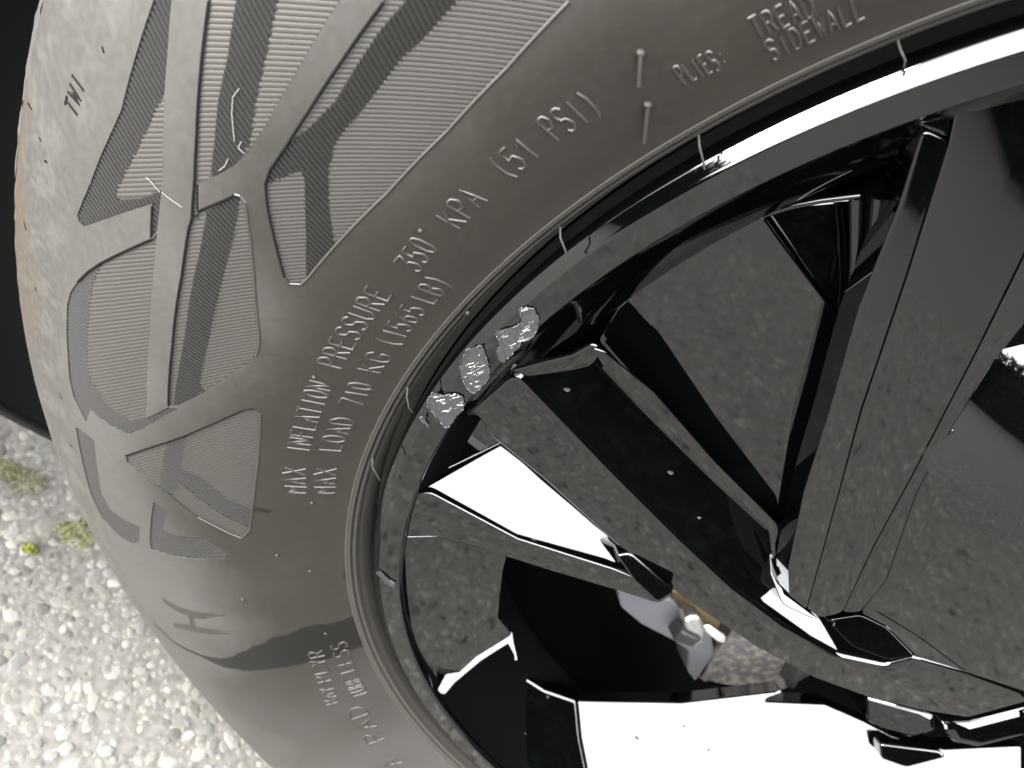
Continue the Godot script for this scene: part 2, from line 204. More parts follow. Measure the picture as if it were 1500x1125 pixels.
# ------------------------------------------------------------------ the tyre's surface
func make_profile() -> void:
	var p := P2(PROFILE)
	for i in p.size(): p[i] *= 0.001
	for i in 12: dense.append(p[i])
	for i in range(12, p.size() - 1):
		var p3: Vector2 = p[mini(i + 2, p.size() - 1)]
		for k in 6: dense.append(p[i].cubic_interpolate(p[i + 1], p[i - 1], p3, k / 6.0))
	dense.append(p[p.size() - 1])
	var j := 10
	for k in 537:
		var r := 0.236 + k * 0.00025
		while j < dense.size() - 2 and dense[j + 1].x < r and dense[j + 1].x > dense[j].x: j += 1
		var t := clampf((r - dense[j].x) / maxf(dense[j + 1].x - dense[j].x, 1e-6), 0.0, 1.0)
		zt.append(lerpf(dense[j].y, dense[j + 1].y, t))

func z_at(r: float) -> float:
	var x := clampf((r - 0.236) / 0.00025, 0.0, 535.0)
	var i := int(x)
	return lerpf(zt[i], zt[i + 1], x - i)

func settle(r: float, z: float, clock: float) -> Vector2:
	# the tyre sags: it bulges above the ground and is a little flatter ahead
	var c := wrapf(clock, -300.0, 60.0)
	var w := smoothstep(0.250, 0.310, r)
	var b := exp(-pow((-180.0 - c) / 36.0, 2.0))
	return Vector2(r - w * 0.0018 - w * 0.0012 * exp(-pow((-115.0 - c) / 18.0, 2.0)) + w * 0.006 * b, z + 0.022 * b * w * clampf(1.0 + z / 0.2, 0.0, 1.0))

func polar(clock: float, r: float, z: float) -> Vector3:
	var a := deg_to_rad(clock)
	return Vector3(r * sin(a), HUB + r * cos(a), z)

func skin_normal(clock: float, r: float) -> Vector3:
	var s := (z_at(r + 0.0025) - z_at(r - 0.0025)) / 0.005
	var a := deg_to_rad(clock)
	var q := Vector2(-s, 1.0).normalized()
	return Vector3(q.x * sin(a), q.x * cos(a), q.y)

func skin(clock: float, r: float, h := 0.0) -> Vector3:
	var q := settle(r, z_at(r), clock)
	var p := polar(clock, q.x, q.y) + skin_normal(clock, r) * h
	p.y = maxf(p.y, 0.0015)
	return p

# unfolded tyre: x is millimetres along the 300 mm circle, y is the radius in millimetres
const MM := 5.236
func unfold(p: PackedVector2Array) -> PackedVector2Array:
	var o := PackedVector2Array()
	for q in p: o.append(Vector2(q.x * MM, q.y))
	if o.size() > 2 and Geometry2D.is_polygon_clockwise(o): o.reverse()
	return o

func on_skin(q: Vector2, h := 0.0) -> Vector3:
	return skin(q.x / MM, q.y * 0.001, h)

func skin_uv(q: Vector2) -> Vector2:
	return Vector2((q.x / MM + 145.0) / 100.0, (q.y - 236.0) / 136.0)

func lay(b: Build, poly: PackedVector2Array, h: float) -> void:
	var idx := Geometry2D.triangulate_polygon(poly)
	if idx.is_empty(): return
	var k := b.v.size()
	for q in poly: b.vert(on_skin(q, h), skin_normal(q.x / MM, q.y * 0.001), skin_uv(q))
	for i in range(0, idx.size(), 3): b.tri(k + idx[i], k + idx[i + 1], k + idx[i + 2])

func bounds(poly: PackedVector2Array) -> Rect2:
	var r := Rect2(poly[0], Vector2.ZERO)
	for q in poly: r = r.expand(q)
	return r

func ridge(b: Build, path: PackedVector3Array, normals: PackedVector3Array, half: float, h: float, flat_top := 0.4, slope := 1.6) -> void:
	# a raised bead along a path that lies on a surface
	var k := b.v.size()
	for i in path.size():
		var d := (path[mini(i + 1, path.size() - 1)] - path[maxi(i - 1, 0)]).normalized()
		var side := d.cross(normals[i]).normalized()
		var up := normals[i]
		b.vert(path[i] - side * half, (up - side * slope).normalized())
		b.vert(path[i] - side * half * flat_top + up * h, (up - side * slope * 0.35).normalized())
		b.vert(path[i] + side * half * flat_top + up * h, (up + side * slope * 0.35).normalized())
		b.vert(path[i] + side * half, (up + side * slope).normalized())
		if i > 0:
			for j in 3: b.quad(k + i * 4 - 4 + j, k + i * 4 - 3 + j, k + i * 4 + 1 + j, k + i * 4 + j)
	var e := b.v.size() - 4
	b.quad(k, k + 1, k + 2, k + 3)
	b.quad(e, e + 1, e + 2, e + 3)

func skin_ridge(b: Build, from: Vector2, to: Vector2, half: float, h: float, base := 0.0, step := 5.0, flat_top := 0.4, slope := 1.6) -> void:
	var n := maxi(1, int(ceil(from.distance_to(to) / step)))
	var p := PackedVector3Array()
	var q := PackedVector3Array()
	for i in n + 1:
		var s := from.lerp(to, float(i) / n)
		p.append(on_skin(s, base)); q.append(skin_normal(s.x / MM, s.y * 0.001))
	ridge(b, p, q, half, h, flat_top, slope)

func hatch(b: Build, polys: Array, dir: Vector2, pitch: float, half: float, h: float, base: float, flat_top := 0.4, slope := 1.6) -> void:
	# parallel ribs across the inside of an outline (and outside its holes)
	var side := dir.orthogonal()
	var lo := 1e9
	var hi := -1e9
	for poly in polys:
		for q in poly:
			lo = minf(lo, q.dot(side)); hi = maxf(hi, q.dot(side))
	var k := ceili(lo / pitch)
	while k * pitch < hi:
		var off := k * pitch
		var cuts := []
		for poly in polys:
			for i in poly.size():
				var p: Vector2 = poly[i]
				var q: Vector2 = poly[(i + 1) % poly.size()]
				var a := p.dot(side) - off
				var c := q.dot(side) - off
				if (a < 0.0) != (c < 0.0): cuts.append(p.lerp(q, a / (a - c)).dot(dir))
		cuts.sort()
		for i in range(0, cuts.size() - 1, 2):
			if cuts[i + 1] - cuts[i] > 0.4:
				skin_ridge(b, dir * cuts[i] + side * off, dir * cuts[i + 1] + side * off, half, h, base, 5.0, flat_top, slope)
		k += 1

# ------------------------------------------------------------------ turned and cut shapes
func lathe(b: Build, prof: PackedVector2Array, c0: float, c1: float, segs: int, sag := false, tread := false) -> void:
	var nn := PackedVector2Array()
	for i in prof.size():
		var d := Vector2.ZERO
		if i > 0: d += (prof[i] - prof[i - 1]).normalized()
		if i < prof.size() - 1: d += (prof[i + 1] - prof[i]).normalized()
		nn.append(Vector2(-d.y, d.x).normalized())
	var w := prof.size()
	var k := b.v.size()
	for s in segs + 1:
		var c := lerpf(c0, c1, float(s) / segs)
		var a := deg_to_rad(c)
		for i in w:
			var q := prof[i]
			if sag: q = settle(q.x, q.y, c)
			if tread and q.x > 0.355:
				var lug := fposmod(c + q.y * 60.0, 6.4)
				if lug < 0.9: q.x -= 0.006 * smoothstep(0.355, 0.362, prof[i].x)
				q.x += 0.0006 * noise.get_noise_2d(c * 9.0, q.y * 900.0)
			var p := polar(c, q.x, q.y)
			if sag: p.y = maxf(p.y, 0.0015)
			b.vert(p, Vector3(nn[i].x * sin(a), nn[i].x * cos(a), nn[i].y), Vector2((c + 145.0) / 100.0, (prof[i].x - 0.236) / 0.136))
	for s in segs:
		for i in w - 1:
			var j := k + s * w + i
			b.quad(j, j + 1, j + w + 1, j + w)

func cut_block(points: PackedVector3Array, n: Vector3, depth: float, bevel: float, corner := 0.0018, crown := 0.0) -> Build:
	# a flat-faced block with rounded edges; points (mm) run round its face
	var b := Build.new()
	var pts := PackedVector3Array()
	for p in points: pts.append(p * 0.001)
	var ax := n.cross(Vector3.UP).normalized()
	var ay := n.cross(ax).normalized()
	var flat2 := PackedVector2Array()
	for p in pts: flat2.append(Vector2(p.dot(ax), p.dot(ay)))
	# round the corners a little
	var soft := PackedVector3Array()
	for i in pts.size():
		var a := pts[(i + pts.size() - 1) % pts.size()] - pts[i]
		var e := pts[(i + 1) % pts.size()] - pts[i]
		if a.angle_to(e) > 2.75 or minf(a.length(), e.length()) < 0.0008:
			soft.append(pts[i])
			continue
		var p := pts[i] + a.normalized() * minf(corner, a.length() * 0.4)
		var q := pts[i] + e.normalized() * minf(corner, e.length() * 0.4)
		for k in 4:
			var u := k / 3.0
			soft.append(p * (1 - u) * (1 - u) + pts[i] * 2 * u * (1 - u) + q * u * u)
	pts = soft
	flat2.clear()
	for p in pts: flat2.append(Vector2(p.dot(ax), p.dot(ay)))
	if Geometry2D.is_polygon_clockwise(flat2):
		flat2.reverse(); pts.reverse()
	var m := pts.size()
	var outw := PackedVector3Array()
	var grow := PackedFloat32Array()
	for i in m:
		var e0 := (pts[i] - pts[(i + m - 1) % m]).normalized()
		var e1 := (pts[(i + 1) % m] - pts[i]).normalized()
		var o0 := e0.cross(n).normalized()
		var o1 := e1.cross(n).normalized()
		# outward is away from the inside of the (counter-clockwise in ax, ay) outline
		var s := 1.0 if Vector2(o0.dot(ax), o0.dot(ay)).dot(Vector2(e0.dot(ay), -e0.dot(ax))) > 0.0 else -1.0
		var o := (o0 + o1) * s
		if o.length() < 0.2: o = o0 * s
		o = o.normalized()
		outw.append(o)
		grow.append(minf(1.0 / maxf(absf(o.dot(o0)), 0.45), 2.2))
	var rings := 4
	for k in rings + 1:
		var a := PI / 2.0 * k / rings
		for i in m:
			b.vert(pts[i] - outw[i] * grow[i] * bevel * (1.0 - sin(a)) - n * bevel * (1.0 - cos(a)), (n * cos(a) + outw[i] * (sin(a) + crown * cos(a))).normalized())
	for k in rings:
		for i in m:
			var j := (i + 1) % m
			b.quad(k * m + i, k * m + j, k * m + m + j, k * m + m + i)
	var inner := PackedVector2Array()
	for i in m: inner.append(Vector2(b.v[i].dot(ax), b.v[i].dot(ay)))
	var idx := Geometry2D.triangulate_polygon(inner)
	for i in range(0, idx.size(), 3): b.tri(idx[i], idx[i + 1], idx[i + 2])
	if idx.is_empty():
		# the rounding is wider than the tip: face it from the plain outline
		idx = Geometry2D.triangulate_polygon(flat2)
		for i in range(0, idx.size(), 3): b.tri(idx[i], idx[i + 1], idx[i + 2])
	for i in m:
		var j := (i + 1) % m
		var p := pts[i] - n * bevel
		var q := pts[j] - n * bevel
		var down := Vector3(0.10, -0.62, -0.75) * depth
		var k := b.v.size()
		b.vert(p, outw[i]); b.vert(q, outw[j]); b.vert(q + down, outw[j]); b.vert(p + down, outw[i])
		b.quad(k, k + 1, k + 2, k + 3)
	return b

# ------------------------------------------------------------------ letters drawn as raised strokes
const STROKES := {
	"A": "0 0 .5 1 1 0/.2 .35 .8 .35", "B": "0 0 0 1 .7 1 .95 .8 .7 .54 0 .54/.7 .54 1 .27 .75 0 0 0", "D": "0 0 0 1 .6 1 1 .7 1 .3 .6 0 0 0", "E": "1 0 0 0 0 1 1 1/0 .52 .8 .52",
	"F": "0 0 0 1 1 1/0 .52 .8 .52", "G": "1 .8 .75 1 .25 1 0 .75 0 .25 .25 0 .8 0 1 .2 1 .45 .6 .45", "I": ".5 0 .5 1", "K": "0 0 0 1/1 1 0 .4/.3 .55 1 0", "L": "0 1 0 0 1 0", "M": "0 0 0 1 .5 .35 1 1 1 0",
	"N": "0 0 0 1 1 0 1 1", "O": ".3 0 0 .3 0 .7 .3 1 .7 1 1 .7 1 .3 .7 0 .3 0", "P": "0 0 0 1 .7 1 1 .78 .7 .48 0 .48", "R": "0 0 0 1 .7 1 1 .78 .7 .5 0 .5/.5 .5 1 0", "S": "0 .12 .25 0 .75 0 1 .25 .75 .5 .25 .54 0 .77 .25 1 .75 1 1 .88",
	"T": ".5 0 .5 1/0 1 1 1", "U": "0 1 0 .25 .3 0 .7 0 1 .25 1 1", "V": "0 1 .5 0 1 1", "W": "0 1 .25 0 .5 .7 .75 0 1 1", "X": "0 0 1 1/0 1 1 0", "Y": "0 1 .5 .5 1 1/.5 .5 .5 0",
	"0": ".3 0 .05 .25 .05 .75 .3 1 .7 1 .95 .75 .95 .25 .7 0 .3 0", "1": ".2 .75 .6 1 .6 0", "3": "0 1 1 1 .45 .58 .75 .55 1 .28 .7 0 .2 0 0 .15", "5": "1 1 .1 1 .05 .55 .7 .6 1 .3 .7 0 .2 0 0 .12",
	"6": ".9 1 .4 .85 .05 .4 .2 .05 .6 0 .95 .2 .85 .5 .5 .58 .1 .4", "7": "0 1 1 1 .35 0", "(": ".7 1.1 .4 .75 .4 .25 .7 -.1", ")": ".3 1.1 .6 .75 .6 .25 .3 -.1", ":": ".5 .2 .5 .3/.5 .65 .5 .75",
}
func word_mesh(w: Array, half: float, h: float, sink := 0.0) -> Build:
	var b := Build.new()
	var text: String = w[0]
	for i in text.length():
		var adv: float = (w[2] - w[1]) / text.length()
		var c0: float = w[1] + adv * i + adv * 0.17
		var r0: float = lerpf(w[3], w[4], (i + 0.5) / text.length())
		for stroke in STROKES[text[i]].split("/"):
			var xs: PackedStringArray = stroke.split(" ")
			var p := PackedVector3Array()
			var q := PackedVector3Array()
			var last := Vector2.ZERO
			for k in range(0, xs.size(), 2):
				var to := Vector2((c0 + xs[k].to_float() * adv * 0.66) * MM, r0 + xs[k + 1].to_float() * w[5])
				if k > 0:
					for s in [0.5, 1.0]:
						var z: Vector2 = last.lerp(to, s)
						p.append(on_skin(z, sink)); q.append(skin_normal(z.x / MM, z.y * 0.001))
				else:
					p.append(on_skin(to, sink)); q.append(skin_normal(to.x / MM, to.y * 0.001))
				last = to
			ridge(b, p, q, half, h)
	return b

func hair(b: Build, path: Array, r0: float, r1: float) -> void:
	var sides := 6
	var k := b.v.size()
	for i in path.size():
		var d: Vector3 = (path[mini(i + 1, path.size() - 1)] - path[maxi(i - 1, 0)]).normalized()
		var x := d.cross(Vector3(0.3, 0.2, 0.93)).normalized()
		var y := d.cross(x)
		var r := lerpf(r0, r1, float(i) / (path.size() - 1))
		for s in sides:
			var o := x * cos(TAU * s / sides) + y * sin(TAU * s / sides)
			b.vert(path[i] + o * r, o)
		if i > 0:
			for s in sides:
				var t := (s + 1) % sides
				b.quad(k + (i - 1) * sides + s, k + (i - 1) * sides + t, k + i * sides + t, k + i * sides + s)

# ------------------------------------------------------------------ computed textures
func tyre_textures() -> Array:
	var W := 1400
	var Hh := 600
	var alb := Image.create(W, Hh, false, Image.FORMAT_RGB8)
	var rgh := Image.create(W, Hh, false, Image.FORMAT_L8)
	var big := FastNoiseLite.new(); big.seed = 5; big.frequency = 0.012; big.fractal_octaves = 3
	var fine := FastNoiseLite.new(); fine.seed = 9; fine.frequency = 0.09; fine.fractal_octaves = 3
	var streak := FastNoiseLite.new(); streak.seed = 12; streak.frequency = 0.05; streak.fractal_octaves = 3
	var edge := FastNoiseLite.new(); edge.seed = 3; edge.frequency = 0.11; edge.fractal_octaves = 3
	for y in Hh:
		var r := 236.0 + 136.0 * (y + 0.5) / Hh
		for x in W:
			var c := -145.0 + 100.0 * (x + 0.5) / W
			var mx := c * 4.9
			var nb := big.get_noise_2d(mx, r)
			var nf := fine.get_noise_2d(mx * 4.0, r * 4.0)
			var film_and_light := smoothstep(262.0, 318.0, r + nb * 26.0)          # grey dust film towards the tread
			film_and_light = maxf(film_and_light, 0.9 * smoothstep(-116.0, -136.0, c + nb * 9.0))   # light on the lower tyre, painted in as a paler tone
			var col := Vector3(0.0080, 0.0066, 0.0048).lerp(Vector3(0.0245, 0.0233, 0.0214), film_and_light) * (1.0 + 0.22 * nb + 0.12 * nf)
			var dirt := smoothstep(330.0, 338.0, r + nb * 2.0)
			if dirt > 0.0:
				var sn := streak.get_noise_2d(mx * 1.5 + r * 1.1, r * 1.4 - mx * 0.5)
				var sh := Vector3(0.0215, 0.0207, 0.0188).lerp(Vector3(0.029, 0.0275, 0.0242), smoothstep(-0.15, 0.55, sn + 0.25 * nf)).lerp(Vector3(0.026, 0.0195, 0.0140), smoothstep(-0.05, 0.35, nb) * 0.9 * smoothstep(338.0, 350.0, r))
				col = col.lerp(sh * (1.0 + 0.15 * nf), dirt)
			var rough := 0.58 + 0.06 * nf
			# water running from the rim over the sidewall
			var wet := 0.0
			if c < -112.0 or r < 250.0:
				for i in stain.size() - 1:
					var a := Vector2(stain[i].x * 4.9, stain[i].y)
					var e := Vector2(stain[i + 1].x * 4.9, stain[i + 1].y)
					var q := Vector2(mx, r)
					var t := clampf((q - a).dot(e - a) / (e - a).length_squared(), 0.0, 1.0)
					var lim := lerpf(stain[i].z, stain[i + 1].z, t) * 0.62
					wet = maxf(wet, smoothstep(0.45, -0.45, (q.distance_to(a.lerp(e, t)) - lim + (edge.get_noise_2d(mx * 0.35, r * 0.35) * 1.2 + 0.25 * edge.get_noise_2d(mx * 2.5, r * 2.5)) * minf(lim, 5.0) * 0.5) / maxf(lim * 0.13, 0.5)))
			for d in drips:
				var dist := 99.0
				for i in d.size() - 1:
					var a := Vector2(d[i].x * 4.9, d[i].y)
					var e := Vector2(d[i + 1].x * 4.9, d[i + 1].y)
					var t := clampf((Vector2(mx, r) - a).dot(e - a) / (e - a).length_squared(), 0.0, 1.0)
					dist = minf(dist, Vector2(mx, r).distance_to(a.lerp(e, t)))
					if dist > 30.0: break
				wet = maxf(wet, 0.8 * smoothstep(1.5, 0.5, dist + 0.6 * edge.get_noise_2d(mx * 6.0, r * 6.0)))
			col *= 1.0 - 0.88 * wet
			rough = lerpf(rough, 0.45, wet)
			alb.set_pixel(x, y, Color(col.x, col.y, col.z).linear_to_srgb())
			rgh.set_pixel(x, y, Color(rough, rough, rough))
	return [ImageTexture.create_from_image(alb), ImageTexture.create_from_image(rgh)]

func make_materials() -> void:
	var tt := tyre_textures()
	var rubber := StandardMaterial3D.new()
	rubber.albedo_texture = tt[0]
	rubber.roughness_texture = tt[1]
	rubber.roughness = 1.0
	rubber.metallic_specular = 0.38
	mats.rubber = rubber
	mats.rib_light = plain(0.0112, 0.0098, 0.0080, 0.62, 0.45)
	mats.rib_dark = plain(0.0046, 0.0042, 0.0036, 0.7, 0.25)
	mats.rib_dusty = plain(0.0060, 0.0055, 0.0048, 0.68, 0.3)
	mats.letter = plain(0.0096, 0.0081, 0.0062, 0.5, 0.5)
	mats.hair = plain(0.016, 0.0146, 0.0125, 0.6, 0.3)
	mats.cut_and_edge_shade = plain(0.004, 0.004, 0.004, 0.8, 0.15)  # dark for nicks and wear mark, and for shade painted on panel edges
	mats.scuff = plain(0.075, 0.07, 0.065, 0.7, 0.3)
	var tread := plain(0.028, 0.0275, 0.026, 0.75, 0.35)
	mats.tread = tread
	mats.bead = plain(0.020, 0.018, 0.0152, 0.5, 0.5)
	var gloss := plain(0.0004, 0.00045, 0.0005, 0.035, 0.6)
	gloss.clearcoat_enabled = true
	gloss.clearcoat = 0.05
	gloss.clearcoat_roughness = 0.02
	mats.gloss = gloss
	mats.spot = plain(0.02, 0.021, 0.023, 0.25, 0.4)
	var scrape := plain(0.065, 0.065, 0.068, 0.32, 0.5, 0.8)
	mats.scrape = scrape
	mats.cast = plain(0.06, 0.06, 0.067, 0.6, 0.5, 0.3)
	mats.brass = plain(0.12, 0.085, 0.04, 0.5, 0.5, 0.2)
	var iron := plain(0.11, 0.104, 0.11, 0.8, 0.4, 0.1)
	var rust := Gradient.new()
	rust.offsets = PackedFloat32Array([0.0, 0.45, 0.6, 1.0])
	rust.colors = PackedColorArray([lin(0.018, 0.018, 0.021), lin(0.04, 0.038, 0.04), lin(0.062, 0.055, 0.048), lin(0.11, 0.098, 0.085)])
	var rt := noise_tex(0.02, 4, 256, 21)
	rt.color_ramp = rust
	iron.albedo_color = Color.WHITE
	iron.albedo_texture = rt
	iron.uv1_triplanar = true
	iron.uv1_scale = Vector3(34, 34, 34)
	mats.iron = iron
	mats.steel = plain(0.45, 0.44, 0.41, 0.25, 0.5, 0.9)
	mats.rubber_part = plain(0.01, 0.01, 0.01, 0.5, 0.4)
	mats.plastic = plain(0.0018, 0.0019, 0.0022, 0.45, 0.4)
	mats.shield = plain(0.0007, 0.0007, 0.0007, 0.75, 0.1)

# ------------------------------------------------------------------ the scene
func _ready() -> void:
	rng.seed = 77
	noise.seed = 4
	noise.frequency = 0.08
	# camera, sky, sun, exposure
	var cam := Camera3D.new()
	cam.name = "camera"
	add_child(cam)
	cam.look_at_from_position(Vector3(-0.238, 0.541, 0.160), Vector3(-0.182, 0.201, -0.202), Vector3(-0.374, 0.647, -0.665))
	cam.fov = 48.455
	var eye := CameraAttributesPhysical.new()
	eye.frustum_focal_length = 12.0 / tan(deg_to_rad(48.455 / 2.0))
	eye.frustum_focus_distance = 0.215
	eye.exposure_aperture = 22.0
	cam.attributes = eye
	cam.fov = 48.455
	cam.near = 0.01
	cam.far = 200.0
	var sky_mat := ProceduralSkyMaterial.new()
	sky_mat.sky_top_color = Color(0.985, 0.99, 1.0)
	sky_mat.sky_horizon_color = Color(1.0, 1.0, 1.0)
	sky_mat.sky_curve = 0.15
	sky_mat.ground_bottom_color = Color(0.4, 0.4, 0.38)
	sky_mat.ground_horizon_color = Color(0.6, 0.6, 0.6)
	sky_mat.sun_angle_max = 0.0
	var sky := Sky.new()
	sky.sky_material = sky_mat
	var env := Environment.new()
	env.background_mode = Environment.BG_SKY
	env.sky = sky
	env.background_energy_multiplier = 1.0
	env.tonemap_mode = Environment.TONE_MAPPER_LINEAR
	env.tonemap_exposure = 23.5
	env.sdfgi_enabled = true
	env.ssao_enabled = true
	env.ssil_enabled = true
	var we := WorldEnvironment.new()
	we.name = "world_environment"
	we.environment = env
	add_child(we)
	var sun := DirectionalLight3D.new()
	sun.name = "sun"
	sun.light_color = Color(1.0, 0.985, 0.96)
	sun.light_energy = 0.33
	sun.light_angular_distance = 30.0
	sun.shadow_enabled = true
	add_child(sun)
	sun.look_at_from_position(Vector3(-3.0, 1.7, 1.2), Vector3.ZERO, Vector3.UP)

	make_profile()
	make_materials()
	build_ground()
	build_car()
	build_tyre()
	build_wheel()
	build_brake()
	build_hedge()
	build_moss()

func build_ground() -> void:
	var g := MeshInstance3D.new()
	var pm := PlaneMesh.new()
	pm.size = Vector2(120, 120)
	g.mesh = pm
	g.name = "ground"
	var m := StandardMaterial3D.new()
	var ramp := Gradient.new()
	ramp.offsets = PackedFloat32Array([0.0, 0.42, 0.58, 1.0])
	ramp.colors = PackedColorArray([lin(0.036, 0.0338, 0.0305), lin(0.056, 0.0528, 0.048), lin(0.064, 0.061, 0.056), lin(0.078, 0.075, 0.07)])
	var nt := noise_tex(0.06, 4, 1024, 31)
	nt.color_ramp = ramp
	m.albedo_texture = nt
	m.uv1_triplanar = true
	m.uv1_world_triplanar = true
	m.uv1_scale = Vector3(2.2, 2.2, 2.2)
	m.roughness = 0.9
	m.metallic_specular = 0.3
	g.material_override = m
	g.set_meta("kind", "structure")
	g.set_meta("label", "pale coarse asphalt with exposed grey and white stones")
	g.set_meta("category", "ground")
	add_child(g, true)
	# exposed aggregate, thousands of small stones bedded in the asphalt
	var stone_mat := plain(1, 1, 1, 0.75, 0.35)
	stone_mat.vertex_color_use_as_albedo = true
	stone_mat.albedo_color = Color.WHITE
	var spots := []
	var pitch := 0.0040
	var x := -1.25
	while x < 1.0:
		var z := -0.55
		while z < 1.05:
			var near := x < -0.1 and z < 0.12 and z > -0.5
			if near or (z > 0.06):
				if near or rng.randf() < 0.75: spots.append(Vector3(x + rng.randf_range(-0.4, 0.4) * pitch, 0, z + rng.randf_range(-0.4, 0.4) * pitch))
			z += pitch
		x += pitch
	for kind in 4:
		var b := Build.new()
		var rings := 4
		var segs := 7
		var grid := PackedVector3Array()
		for i in rings + 1:
			var ph := PI * i / rings
			for s in segs:
				var th := TAU * s / segs
				var d := Vector3(sin(ph) * cos(th), cos(ph), sin(ph) * sin(th))
				var p := d * (1.0 + 0.34 * noise.get_noise_3d(d.x * 9 + kind * 40, d.y * 9, d.z * 9))
				grid.append(p)
		for i in rings:
			for s in segs:
				var t := (s + 1) % segs
				var c := [grid[i * segs + s], grid[i * segs + t], grid[i * segs + segs + t], grid[i * segs + segs + s]]
				for e in [[c[0], c[1], c[2]], [c[0], c[2], c[3]]]:
					var nn: Vector3 = (e[1] - e[0]).cross(e[2] - e[0])
					if nn.length() < 1e-7: continue
					nn = nn.normalized() * signf(nn.dot(e[0] + e[1] + e[2]))
					b.flat(e, (nn + (e[0] + e[1] + e[2]).normalized() * 0.5).normalized())
		var mine := []
		for k in spots.size():
			if k % 4 == kind: mine.append(spots[k])
		var mm := MultiMesh.new()
		mm.transform_format = MultiMesh.TRANSFORM_3D
		mm.use_colors = true
		mm.mesh = b.mesh()
		mm.instance_count = mine.size()
		for k in mine.size():
			var s := 0.0019 * exp(rng.randfn(0.0, 0.42))
			var bs := Basis.from_euler(Vector3(rng.randf_range(-0.2, 0.2), rng.randf() * TAU, rng.randf_range(-0.2, 0.2))).scaled_local(Vector3(s * rng.randf_range(0.9, 1.6), s * rng.randf_range(0.16, 0.34), s))
			mm.set_instance_transform(k, Transform3D(bs, mine[k] + Vector3(0, rng.randf_range(-0.0007, -0.0001), 0)))
			var p: Vector3 = mine[k]
			var v := clampf(0.069 + rng.randfn(0.0, 0.017) + 0.018 * noise.get_noise_2d(p.x * 90, p.z * 90), 0.03, 0.19)
			if p.z > 0.06:
				# the drive in front of the wheel is patchier, with darker stones
				v = clampf(v + 0.045 * noise.get_noise_2d(p.x * 420 + 9, p.z * 420), 0.012, 0.19)
				if rng.randf() < 0.12: v *= 0.35
			var warm := rng.randf_range(0.84, 1.0)
			mm.set_instance_color(k, Color(v, v * lerpf(0.8, 0.98, warm), v * warm * 0.94))
		var o := MultiMeshInstance3D.new()
		o.name = "gravel" if kind == 0 else "gravel_%03d" % kind
		o.multimesh = mm
		o.material_override = stone_mat
		o.set_meta("kind", "stuff")
		o.set_meta("label", "small grey and white stones bedded in the asphalt")
		o.set_meta("category", "gravel")
		o.set_meta("group", "stones bedded in the asphalt")
		add_child(o, true)

func build_car() -> void:
	# the wheel arch liner behind the tyre: a black plastic shell that ends low on the left
	var t := thing("wheel_arch_liner", "black plastic wheel arch liner curving behind the tyre at upper left", "arch liner")
	var b := Build.new()
	var rows := 26
	var cols := 90
	for side in 2:
		var k := b.v.size()
		var rad := 0.44 + side * 0.006
		for i in rows + 1:
			var z := lerpf(-0.03, -0.30, float(i) / rows)
			var a_end := clampf(-8.5 + (-0.078 - z) * 270.0, -22.0, 6.0)
			var c0 := -120.0 - a_end
			for j in cols + 1:
				var c := lerpf(c0, 112.0, float(j) / cols)
				var p := polar(c, rad + 0.003 * sin(i * 0.9) * 0.3, z)
				b.vert(p, Vector3(-sin(deg_to_rad(c)), -cos(deg_to_rad(c)), 0) * (1.0 - 2.0 * side))
		for i in rows:
			for j in cols:
				var q := k + i * (cols + 1) + j
				b.quad(q, q + 1, q + cols + 2, q + cols + 1)
	part("liner_shell", b.mesh(), mats.plastic, t)
	var e := Build.new()
	var path := []
	for i in rows + 1:
		var z := lerpf(-0.03, -0.30, float(i) / rows)
		path.append(polar(-120.0 - clampf(-8.5 + (-0.078 - z) * 270.0, -22.0, 6.0), 0.443, z))
	hair(e, path, 0.004, 0.004)
	part("rolled_edge", e.mesh(), mats.plastic, t)
	# the painted wing round the arch, above and beside the wheel
	var w := thing("car_body", "dark painted car wing around the wheel arch", "car")
	var p := Build.new()
	for s in 60:
		var c0 := lerpf(-112.0, 112.0, s / 60.0)
		var c1 := lerpf(-112.0, 112.0, (s + 1) / 60.0)
		var o0 := outer_edge(c0)
		var o1 := outer_edge(c1)
		for z in [0.0, -0.02]:
			p.flat([polar(c0, 0.45, z), polar(c1, 0.45, z), o1 + Vector3(0, 0, z), o0 + Vector3(0, 0, z)], Vector3(0, 0, 1 if z == 0.0 else -1))
		p.flat([polar(c0, 0.45, 0), polar(c1, 0.45, 0), polar(c1, 0.45, -0.02), polar(c0, 0.45, -0.02)], Vector3(-sin(deg_to_rad(c0)), -cos(deg_to_rad(c0)), 0))
	part("wing_panel", p.mesh(), mats.gloss, w)
	var bx := BoxMesh.new()
	bx.size = Vector3(2.6, 0.74, 1.3)
	var core := part("engine_bay", bx, mats.shield, w)
	core.position = Vector3(0, 0.66, -0.98)

func outer_edge(c: float) -> Vector3:
	var d := Vector2(sin(deg_to_rad(c)), cos(deg_to_rad(c)))
	var s := minf(1.2 / maxf(absf(d.x), 1e-4), (0.62 if d.y > 0.0 else 0.2) / maxf(absf(d.y), 1e-4))
	return Vector3(d.x * s, HUB + d.y * s, 0)

